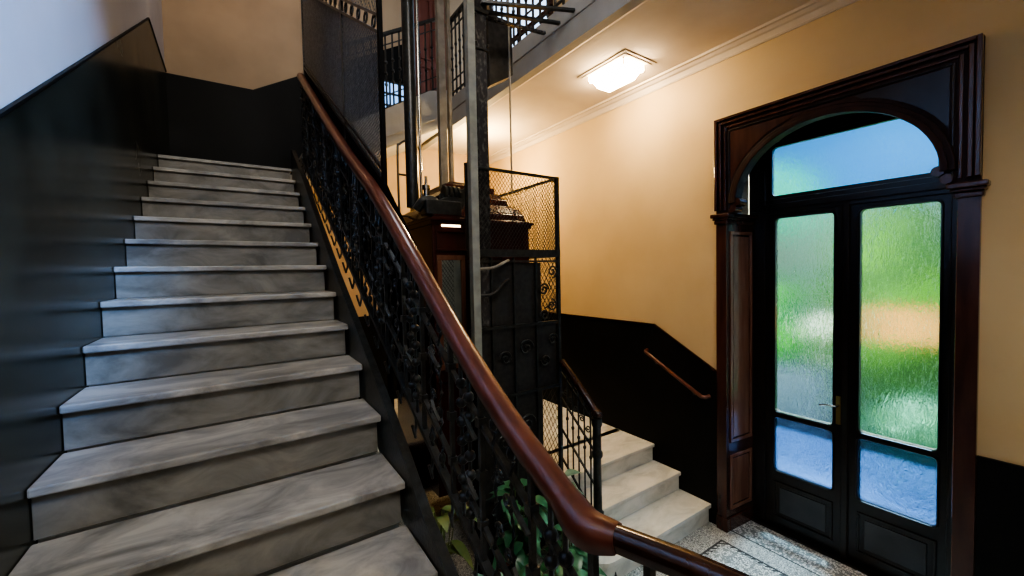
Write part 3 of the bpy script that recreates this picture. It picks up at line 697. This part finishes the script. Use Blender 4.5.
# pilasters + reveals
for s in (1,-1):
    ya, yb_ = (OY1-.014, FY1) if s > 0 else (FY0, OY0+.015)
    bm = BM(); box(bm, (FX,ya,FL),(WX+.005,yb_,.43)); box(bm, (WX,min(ya,ya if s>0 else OY0),FL),(3.84,(OY1 if s>0 else OY0+.015),.43)) if s>0 else box(bm, (WX,OY0,FL),(3.84,OY0+.015,.43))
    obj('pilaster', bm, 'wood_frame', ds)
    fy = ya if s > 0 else yb_
    bm = BM(); e = .030
    ov = yb_+.0 if s > 0 else FY0
    for pr, za, zb2 in ((.018,.36,.392),(.030,.392,.412),(.045,.412,.445)):
        ins = fy-s*pr; outr = ov+s*pr*.7
        box(bm, (FX-pr,min(ins,outr),za),(WX+.004,max(ins,outr),zb2)); box(bm, (WX+.004,min(ins,fy+s*.012),za),(3.76,max(ins,fy+s*.012),zb2))
    obj('capital', bm, 'wood_frame', ds, bevel=.008)
    bm = BM(); box(bm, (FX-.012,min(fy-s*.012,yb_ if s>0 else ya),FL),(WX+.004,max(fy-s*.012,yb_ if s>0 else ya),-2.14)); box(bm, (WX+.004,min(fy-s*.012,fy),FL),(3.76,max(fy-s*.012,fy),-2.14)); obj('plinth', bm, 'wood_frame', ds, bevel=.006)
    # raised panels on the jamb
    for z0, z1 in ((-1.50,.30),(-2.08,-1.60)):
        bm = BM(); yo0, yo1 = sorted((fy, fy-s*.012))
        x0, x1 = 3.435, 3.735; w = .030
        for lo, hi in (((x0,z0),(x1,z0+w)),((x0,z1-w),(x1,z1)),((x0,z0+w),(x0+w,z1-w)),((x1-w,z0+w),(x1,z1-w))): box(bm, (lo[0],yo0,lo[1]),(hi[0],yo1,hi[1]))
        obj('panel_moulding', bm, 'wood_panel', ds, bevel=.004)
        yo0, yo1 = sorted((fy, fy-s*.006))
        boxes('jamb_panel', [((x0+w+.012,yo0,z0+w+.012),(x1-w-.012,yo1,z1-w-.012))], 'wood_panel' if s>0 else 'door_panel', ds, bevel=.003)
for o_ in ds.children:
    if o_.name.split('.')[0] in ('pilaster','capital','plinth','panel_moulding','jamb_panel') and o_.data.vertices[0].co.y > 1.2:
        for v in o_.data.vertices:
            if v.co.x > 3.43 and v.co.y < 1.84: v.co.y -= (v.co.x-3.43)*.10
# plastered reveal between arch and door
o = boxes('trim_11', [((WX+.05,OY1-.006,.445),(3.77,OY1,OZ)), ((WX+.05,OY0,.445),(3.77,OY0+.006,OZ))], 'wall_pale'); struct('trim_11', o, 'pale plaster reveal behind the arch beside the transom window', 'trim')

# ------------------------------------------------------------------ the double door
dr = thing('door_1', 'black double entrance door with rippled glass panes and glazed transom', 'door', kind='structure')
DX = 3.78
def rrect(y0, y1, z0, z1, r=.03, n=5):
    p = []
    for cy, cz, a0 in ((y1-r,z1-r,0),(y0+r,z1-r,PI/2),(y0+r,z0+r,PI),(y1-r,z0+r,1.5*PI)):
        for i in range(n+1): a = a0+PI/2*i/n; p.append((cy+r*math.cos(a), cz+r*math.sin(a)))
    return p
def holed(bm, rect_, holes, x0, x1):
    """rectangle with rounded holes stacked vertically"""
    Ya, Yb, Za, Zb = rect_
    bands = sorted(holes, key=lambda h: h[2]); z = Za
    for h in bands:
        y0,y1,z0,z1 = h
        if z0-z > 1e-4: box(bm, (x0,Ya,z),(x1,Yb,z0))
        box(bm, (x0,Ya,z0),(x1,y0,z1)); box(bm, (x0,y1,z0),(x1,Yb,z1))
        r = .03
        for cy, cz, sy, sz in ((y0,z0,1,1),(y1,z0,-1,1),(y0,z1,1,-1),(y1,z1,-1,-1)):
            pl = [(cy,cz)]+[(cy+sy*(r-r*math.cos(PI/2*i/5)), cz+sz*(r-r*math.sin(PI/2*i/5))) for i in range(6)]
            prism(bm, pl, 'x', x0, x1)
        z = z1
    box(bm, (x0,Ya,z),(x1,Yb,Zb))
def leaf(ya, yb_, g0, g1, left):
    t = bpy.data.objects.new('door_leaf', None); COL.objects.link(t); t.parent = dr
    bm = BM(); holed(bm, (ya,yb_,FL+.02,.50), [(g0,g1,-1.75,-1.285),(g0,g1,-1.24,.40)], DX, DX+.045); fr = obj('leaf_frame', bm, 'door_wood', t)
    for z0, z1, m in ((-1.24,.40,'glass'),(-1.75,-1.285,'glass_frost')):
        boxes('glass_pane', [((DX+.018,g0-.005,z0-.005),(DX+.024,g1+.005,z1+.005))], m, t)
        bm = BM(); tube(bm, [(DX-.004,p[0],p[1]) for p in rrect(g0-.006,g1+.006,z0-.006,z1+.006,.034)], .007, 6, up=(1,0,0), closed=True); obj('pane_bead', bm, 'door_wood', t, smooth=True)
    bm = BM(); a0, a1 = g0+.01, g1-.01
    for (p,q) in (((a0-.015,-2.15),(a1+.015,-2.135)),((a0-.015,-1.855),(a1+.015,-1.84)),((a0-.015,-2.135),(a0,-1.855)),((a1,-2.135),(a1+.015,-1.855))): box(bm, (DX-.010,p[0],p[1]),(DX+.002,q[0],q[1]))
    obj('panel_moulding', bm, 'door_wood', t, bevel=.003)
    boxes('bottom_panel', [((DX-.007,a0+.03,-2.105),(DX+.002,a1-.03,-1.885))], 'door_panel', t, bevel=.003)
    return t
lf_ = leaf(1.142, 1.72, 1.218, 1.628, True); rf_ = leaf(.56, 1.138, .648, 1.060, False)
bm = BM(); box(bm, (DX-.022,1.118,FL+.02),(DX+.002,1.162,.50)); obj('meeting_stile', bm, 'door_wood', dr, bevel=.006)
h = bpy.data.objects.new('door_handle', None); COL.objects.link(h); h.parent = dr
boxes('back_plate', [((DX-.008,1.166,-1.22),(DX,1.198,-1.00))], 'brass', h, bevel=.004)
bm = BM(); tube(bm, smooth_path([(DX-.005,1.182,-1.07),(DX-.05,1.182,-1.07),(DX-.058,1.20,-1.07),(DX-.058,1.25,-1.072),(DX-.055,1.285,-1.085)],5), .009, 8); obj('lever', bm, 'chrome', h, smooth=True)
bm = BM(); box(bm, (3.76,OY0+.015,FL),(3.84,.60,1.21)); box(bm, (3.76,1.70,FL),(3.84,OY1-.014,1.21)); box(bm, (3.76,.60,.44),(3.84,1.70,.56)); box(bm, (3.74,.55,.47),(3.76,1.80,.52)); box(bm, (3.76,.60,1.03),(3.84,1.70,1.21)); obj('door_frame', bm, 'door_wood', dr, bevel=.004)
bm = BM(); holed(bm, (.58,1.71,.55,1.08), [(.665,1.655,.590,.995)], DX, DX+.04); tr = obj('transom_frame', bm, 'door_wood', dr)
boxes('transom_pane', [((DX+.016,.66,.585),(DX+.022,1.66,1.0))], 'glass_top', tr)
boxes('threshold', [((3.72,OY0+.015,FL),(3.86,OY1-.014,FL+.02))], 'door_wood', dr)

# ------------------------------------------------------------------ outside, seen through the glass
def cube_plain(name, lo, hi, m, label, cat): o = boxes(name, [(lo,hi)], m); return tag(o, label, cat)
def glowmat(name, a, b, e, scale=4):
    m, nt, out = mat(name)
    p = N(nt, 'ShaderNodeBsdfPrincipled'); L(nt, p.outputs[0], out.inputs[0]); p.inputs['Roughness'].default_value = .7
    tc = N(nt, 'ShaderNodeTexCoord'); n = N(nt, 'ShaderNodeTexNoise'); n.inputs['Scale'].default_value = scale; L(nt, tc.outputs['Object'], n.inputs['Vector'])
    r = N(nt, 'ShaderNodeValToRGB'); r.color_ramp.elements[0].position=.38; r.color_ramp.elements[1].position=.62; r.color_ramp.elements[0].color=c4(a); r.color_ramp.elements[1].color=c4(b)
    L(nt, n.outputs[0], r.inputs[0]); L(nt, r.outputs[0], p.inputs['Base Color']); L(nt, r.outputs[0], p.inputs['Emission Color']); p.inputs['Emission Strength'].default_value = e  # weak glow puts daylight into the outdoor colours
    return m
M['hedge_l'] = glowmat('bright_foliage', (.03,.16,.10), (.12,.52,.06), .16, 2.2)
M['hedge_r'] = glowmat('deep_foliage', (.05,.13,.04), (.17,.38,.06), .16, 2.0)
M['stone_out'] = glowmat('pale_grey_stone', (.30,.36,.34), (.26,.44,.40), .20, 3)
M['pave_out'] = glowmat('dark_grey_pavement', (.03,.05,.08), (.09,.12,.17), .10, 2)
M['orange_out'] = glowmat('orange_terracotta_wall', (.30,.17,.06), (.70,.30,.08), .12, 3)
M['dark_out'] = glowmat('dark_bottom_foliage', (.01,.05,.02), (.03,.10,.04), .06, 4)
M['sky_blue'] = glowmat('glowing_sky_blue', (.07,.30,.70), (.10,.42,.90), .55, 1.2)
def shrub(c, r, m, label, n=420):
    bm = BM(); rnd = random.Random(hash(label) % 99 if False else len(label)*7)
    for i in range(n):
        u = rnd.uniform(-1,1); a = rnd.uniform(0,2*PI); q = math.sqrt(1-u*u); k = rnd.uniform(.75,1.05)
        p = Vector((c[0]+r[0]*q*math.cos(a)*k, c[1]+r[1]*q*math.sin(a)*k, c[2]+r[2]*u*k))
        d = Vector((rnd.uniform(-1,1),rnd.uniform(-1,1),rnd.uniform(-.6,.6))).normalized(); e = d.cross(Vector((rnd.random(),rnd.random(),rnd.random()+.1))).normalized()
        s = rnd.uniform(.05,.09)
        vs = [bm.verts.new(p+d*s), bm.verts.new(p+e*s*.5), bm.verts.new(p-d*s), bm.verts.new(p-e*s*.5)]; bm.faces.new(vs)
    prof = [(max(.01,.82*math.sin(PI*k/10)), -.82*math.cos(PI*k/10)) for k in range(11)]
    b2 = BM(); lathe(b2, (0,0,0), prof, 16)
    for v in b2.verts: v.co = Vector((c[0]+v.co.x*r[0], c[1]+v.co.y*r[1], c[2]+v.co.z*r[2]))
    me = bpy.data.meshes.new('t'); b2.to_mesh(me); b2.free(); bm.from_mesh(me); bpy.data.meshes.remove(me)
    o = obj('garden_shrub', bm, m); return tag(o, label, 'shrub')
shrub((6.1,2.75,-1.10), (.50,.55,1.12), 'hedge_l', 'bright green shrub blurred behind the left door pane')
shrub((6.3,1.42,-.55), (.42,.72,1.58), 'hedge_r', 'tall mid-green shrub blurred behind the right door pane')
M['tree_out'] = glowmat('teal_tree_foliage', (.05,.35,.28), (.12,.62,.45), .40, 3)
shrub((6.75,2.92,1.00), (.42,.62,.62), 'tree_out', 'teal-green tree crown blurred behind the left end of the transom', 300)
shrub((5.15,.98,-1.66), (.35,.50,.56), 'dark_out', 'low dark shrub blurred behind the foot of the right pane', 260)
cube_plain('garden_wall', (5.35,.70,-.78), (5.45,1.52,-.42), 'orange_out', 'orange-brown patch of masonry blurred behind the right pane', 'wall')
cube_plain('garden_wall', (5.25,1.75,FL), (5.4,2.9,-1.15), 'pave_out', 'low grey garden wall blurred behind the foot of the left pane', 'wall')
bz = BM(); box(bz, (5.5,1.72,-.80),(5.6,2.02,-.55)); box(bz, (5.53,1.85,FL),(5.57,1.89,-.80))
tag(obj('pale_patch_box', bz, 'white_pot'), 'added pale box on a post, a pale patch blurred behind the left pane', 'pale box')  # box added to give a pale patch through the glass
cube_plain('garden_wall', (7.3,-2.0,FL), (7.45,5.5,.95), 'stone_out', 'pale grey garden wall blurred behind the left door pane', 'wall')
cube_plain('sky_backdrop', (9.0,-4.0,FL), (9.3,9.0,5.2), 'sky_blue', 'glowing blue sky backdrop filling the transom glass', 'backdrop')  # glowing blue slab added to stand in for sky
cube_plain('pavement', (3.86,-4.0,FL-.1), (9.0,9.0,FL-.01), 'pave_out', 'pale pavement outside the entrance door', 'pavement')

# ------------------------------------------------------------------ ceiling lamp
lm = thing('ceiling_light', 'boxy frosted glass ceiling light glowing above the hall', 'lamp')
lx, ly = 2.905, 2.575
boxes('mounting_frame', [((lx-.205,ly-.285,CE-.008),(lx+.205,ly+.285,CE)), ((lx-.175,ly-.255,CE-.016),(lx+.175,ly+.255,CE-.008))], 'ceiling', lm, bevel=.003)
glow = emis('lit_lamp_glass', (1,.76,.46), 46)
bm = BM(); 
def fr2(bm, hx0, hy0, z0, hx1, hy1, z1):
    va = [bm.verts.new((lx+a*hx0,ly+b*hy0,z0)) for a,b in ((-1,-1),(1,-1),(1,1),(-1,1))]
    vb = [bm.verts.new((lx+a*hx1,ly+b*hy1,z1)) for a,b in ((-1,-1),(1,-1),(1,1),(-1,1))]
    bm.faces.new(va); bm.faces.new(vb)
    for i in range(4): bm.faces.new((va[i],va[(i+1)%4],vb[(i+1)%4],vb[i]))
fr2(bm, .135,.205,CE-.016, .135,.205,CE-.065); fr2(bm, .115,.185,CE-.066, .080,.15,CE-.125)
obj('glass_shade', bm, glow, lm)
bm = BM()
for a, b in ((-1,-1),(1,-1),(1,1),(-1,1)):
    sweep(bm, [(lx+a*.136,ly+b*.206,CE-.01),(lx+a*.136,ly+b*.206,CE-.067)], rect(.010,.010)); sweep(bm, [(lx+a*.117,ly+b*.187,CE-.066),(lx+a*.082,ly+b*.152,CE-.126)], rect(.009,.009))
for z in (CE-.014, CE-.067):
    for a in (-1,1):
        sweep(bm, [(lx+a*.136,ly-.206,z),(lx+a*.136,ly+.206,z)], rect(.006,.006)); sweep(bm, [(lx-.136,ly+a*.206,z),(lx+.136,ly+a*.206,z)], rect(.006,.006))
obj('brass_edging', bm, 'wood_panel', lm)

# ------------------------------------------------------------------ plants in the well between the flights
def leaf_mesh(bm, base, d, ln, w, droop, rnd):
    d = Vector(d).normalized(); side = d.cross(Vector((0,0,1)))
    if side.length < .1: side = Vector((1,0,0))
    side.normalize(); prev = None; k = 6
    for i in range(k+1):
        t = i/k; p = Vector(base)+d*ln*t-Vector((0,0,1))*droop*ln*t*t
        ww = w*math.sin(PI*min(.98,max(.04,t**.8)))
        cur = (bm.verts.new(p+side*ww+Vector((0,0,.25*ww))), bm.verts.new(p), bm.verts.new(p-side*ww+Vector((0,0,.25*ww))))
        if prev:
            for a in (0,1): bm.faces.new((prev[a],prev[a+1],cur[a+1],cur[a]))
        prev = cur
def plant(name, x, y, potr, poth, h, n, ln, w, m, potm, label, seed, cat='plant', up=.6):
    t = thing(name, label, cat); rnd = random.Random(seed); zb = FL
    bm = BM(); lathe(bm, (x,y,zb), [(potr*.7,0),(potr,poth*.85),(potr*1.1,poth*.85),(potr*1.1,poth),(potr*.92,poth),(potr*.9,poth*.93)], 20); obj('pot', bm, potm, t, smooth=True)
    bm = BM(); lathe(bm, (x,y,zb+poth*.90), [(potr*.9,0),(potr*.88,.008)], 16); obj('soil', bm, 'soil', t)
    bs = BM(); bm = BM()
    for i in range(n):
        a = rnd.uniform(0,2*PI); hh = h*rnd.uniform(.25,1); r = potr*rnd.uniform(.1,.9)
        p = (x+r*math.cos(a), y+r*math.sin(a), zb+poth+hh)
        tube(bs, [(x+.3*r*math.cos(a),y+.3*r*math.sin(a),zb+poth*.9), p], .0035, 4, up=(1,0,0))
        leaf_mesh(bm, p, (math.cos(a),math.sin(a),rnd.uniform(-.2,up)), ln*rnd.uniform(.7,1.2), w*rnd.uniform(.8,1.2), rnd.uniform(.3,.9), rnd)
    obj('stems', bs, 'leaf_c', t); obj('leaves', bm, m, t, smooth=True)
plant('potted_plant', 0.98,1.86,.12,.22,.40,34,.17,.045,'leaf_b','terracotta','pale teal broad-leaved plant in a clay pot beneath the stair railing',1)
plant('potted_plant', 1.36,1.62,.13,.24,.42,46,.15,.05,'leaf_a','white_pot','bushy dark green plant in a white pot nearest the handrail bend',2)
plant('potted_plant', 1.02,2.42,.12,.24,.55,26,.20,.035,'leaf_c','terracotta','yellow-green drooping plant behind the beaded balusters',3)
plant('potted_plant', 1.50,2.22,.12,.24,.55,50,.14,.045,'leaf_a','terracotta','leafy green plant in a clay pot in front of the lift cage',4)
plant('potted_plant', 1.97,2.36,.11,.28,.46,34,.17,.05,'leaf_b','white_pot','variegated pale plant beside the small iron balustrade',5)
plant('potted_plant', 1.72,1.95,.10,.20,.34,34,.13,.045,'leaf_a','terracotta','small green plant left of the rounded bottom step',6)

# ------------------------------------------------------------------ lights
def area(name, loc, target, sx, sy, power, col_, spread=PI):
    l = bpy.data.lights.new(name, 'AREA'); l.shape = 'RECTANGLE'; l.size = sx; l.size_y = sy; l.energy = power; l.color = col_; l.spread = spread
    o = bpy.data.objects.new(name, l); COL.objects.link(o); o.location = loc
    o.rotation_euler = (Vector(target)-Vector(loc)).to_track_quat('-Z','Y').to_euler(); return o
def spot(name, loc, target, power, col_, ang, blend, rad):
    l = bpy.data.lights.new(name, 'SPOT'); l.energy = power; l.color = col_; l.spot_size = math.radians(ang); l.spot_blend = blend; l.shadow_soft_size = rad
    o = bpy.data.objects.new(name, l); COL.objects.link(o); o.location = loc
    o.rotation_euler = (Vector(target)-Vector(loc)).to_track_quat('-Z','Y').to_euler(); return o
def point(name, loc, power, col_, rad):
    l = bpy.data.lights.new(name, 'POINT'); l.energy = power; l.color = col_; l.shadow_soft_size = rad
    o = bpy.data.objects.new(name, l); COL.objects.link(o); o.location = loc; return o
area('daylight_outside_door', (5.6,1.1,3.4), (4.6,1.15,-.9), 1.2, 1.2, 120, (.62,.86,1.0))
spot('blue_window_light', (1.7,-1.3,2.6), (-.60,.95,1.25), 1500, (.20,.46,1.0), 40, .35, .25)
spot('door_sunlight', (4.9,1.45,3.0), (2.80,1.50,-2.25), 40000, (.60,.85,1.0), 52, .6, .22)
area('stairwell_daylight', (.3,-1.6,3.9), (.2,2.5,-.6), 1.4, 1.4, 80, (1.0,.94,.86))
area('gallery_daylight', (1.4,3.4,4.4), (1.2,3.4,0), 1.2, 1.2, 20, (.85,.9,1.0))
point('rear_hall_lamp', (2.655,4.56,1.36), 62, (1,.72,.36), .05)
area('landing_lamp', (.1,5.0,4.2), (.1,5.2,1.5), .5, .5, 2.5, (1,.6,.38))

w = bpy.data.worlds.new('World'); S.world = w; w.use_nodes = True
w.node_tree.nodes['Background'].inputs[0].default_value = (.42,.62,.9,1); w.node_tree.nodes['Background'].inputs[1].default_value = .25

# ------------------------------------------------------------------ lift the scene onto z = 0 and place the camera
for o in list(S.objects):
    if o.parent is None: o.location.z += DZ
bpy.context.view_layer.update()
# give each thing's Empty a sensible base position
for o in list(S.objects):
    if o.type == 'EMPTY' and o.parent is None and o.children:
        pts = []
        def walk(q):
            for ch in q.children:
                if ch.type == 'MESH': pts.extend([(ch.matrix_world @ Vector(b)) for b in ch.bound_box])
                walk(ch)
        walk(o)
        c = Vector(((min(p.x for p in pts)+max(p.x for p in pts))/2, (min(p.y for p in pts)+max(p.y for p in pts))/2, min(p.z for p in pts)))
        d = c - o.location; o.location = c
        for ch in o.children: ch.location -= d
cam = bpy.data.cameras.new('camera'); co = bpy.data.objects.new('camera', cam); COL.objects.link(co)
cam.sensor_width = 36; cam.lens = 408.77/1024*36; cam.clip_start = .02
yaw, pit, rol = .592, .035, -.020
f_ = Vector((math.sin(yaw)*math.cos(pit), math.cos(yaw)*math.cos(pit), -math.sin(pit)))
r_ = Vector((math.cos(yaw), -math.sin(yaw), 0)); u_ = r_.cross(f_)
R_ = r_*math.cos(rol)+u_*math.sin(rol); U_ = -r_*math.sin(rol)+u_*math.cos(rol)
co.matrix_world = Matrix.Translation((0,0,DZ)) @ Matrix((R_, U_, -f_)).transposed().to_4x4()
cam.shift_x = (512-512.1)/1024; cam.shift_y = (285.8-288)/1024
S.camera = co
S.view_settings.view_transform = 'AgX'; S.view_settings.look = 'AgX - High Contrast'; S.view_settings.exposure = .38
S.cycles.use_denoising = True
S.cycles.max_bounces = 8; S.cycles.transparent_max_bounces = 16; S.cycles.sample_clamp_indirect = 4
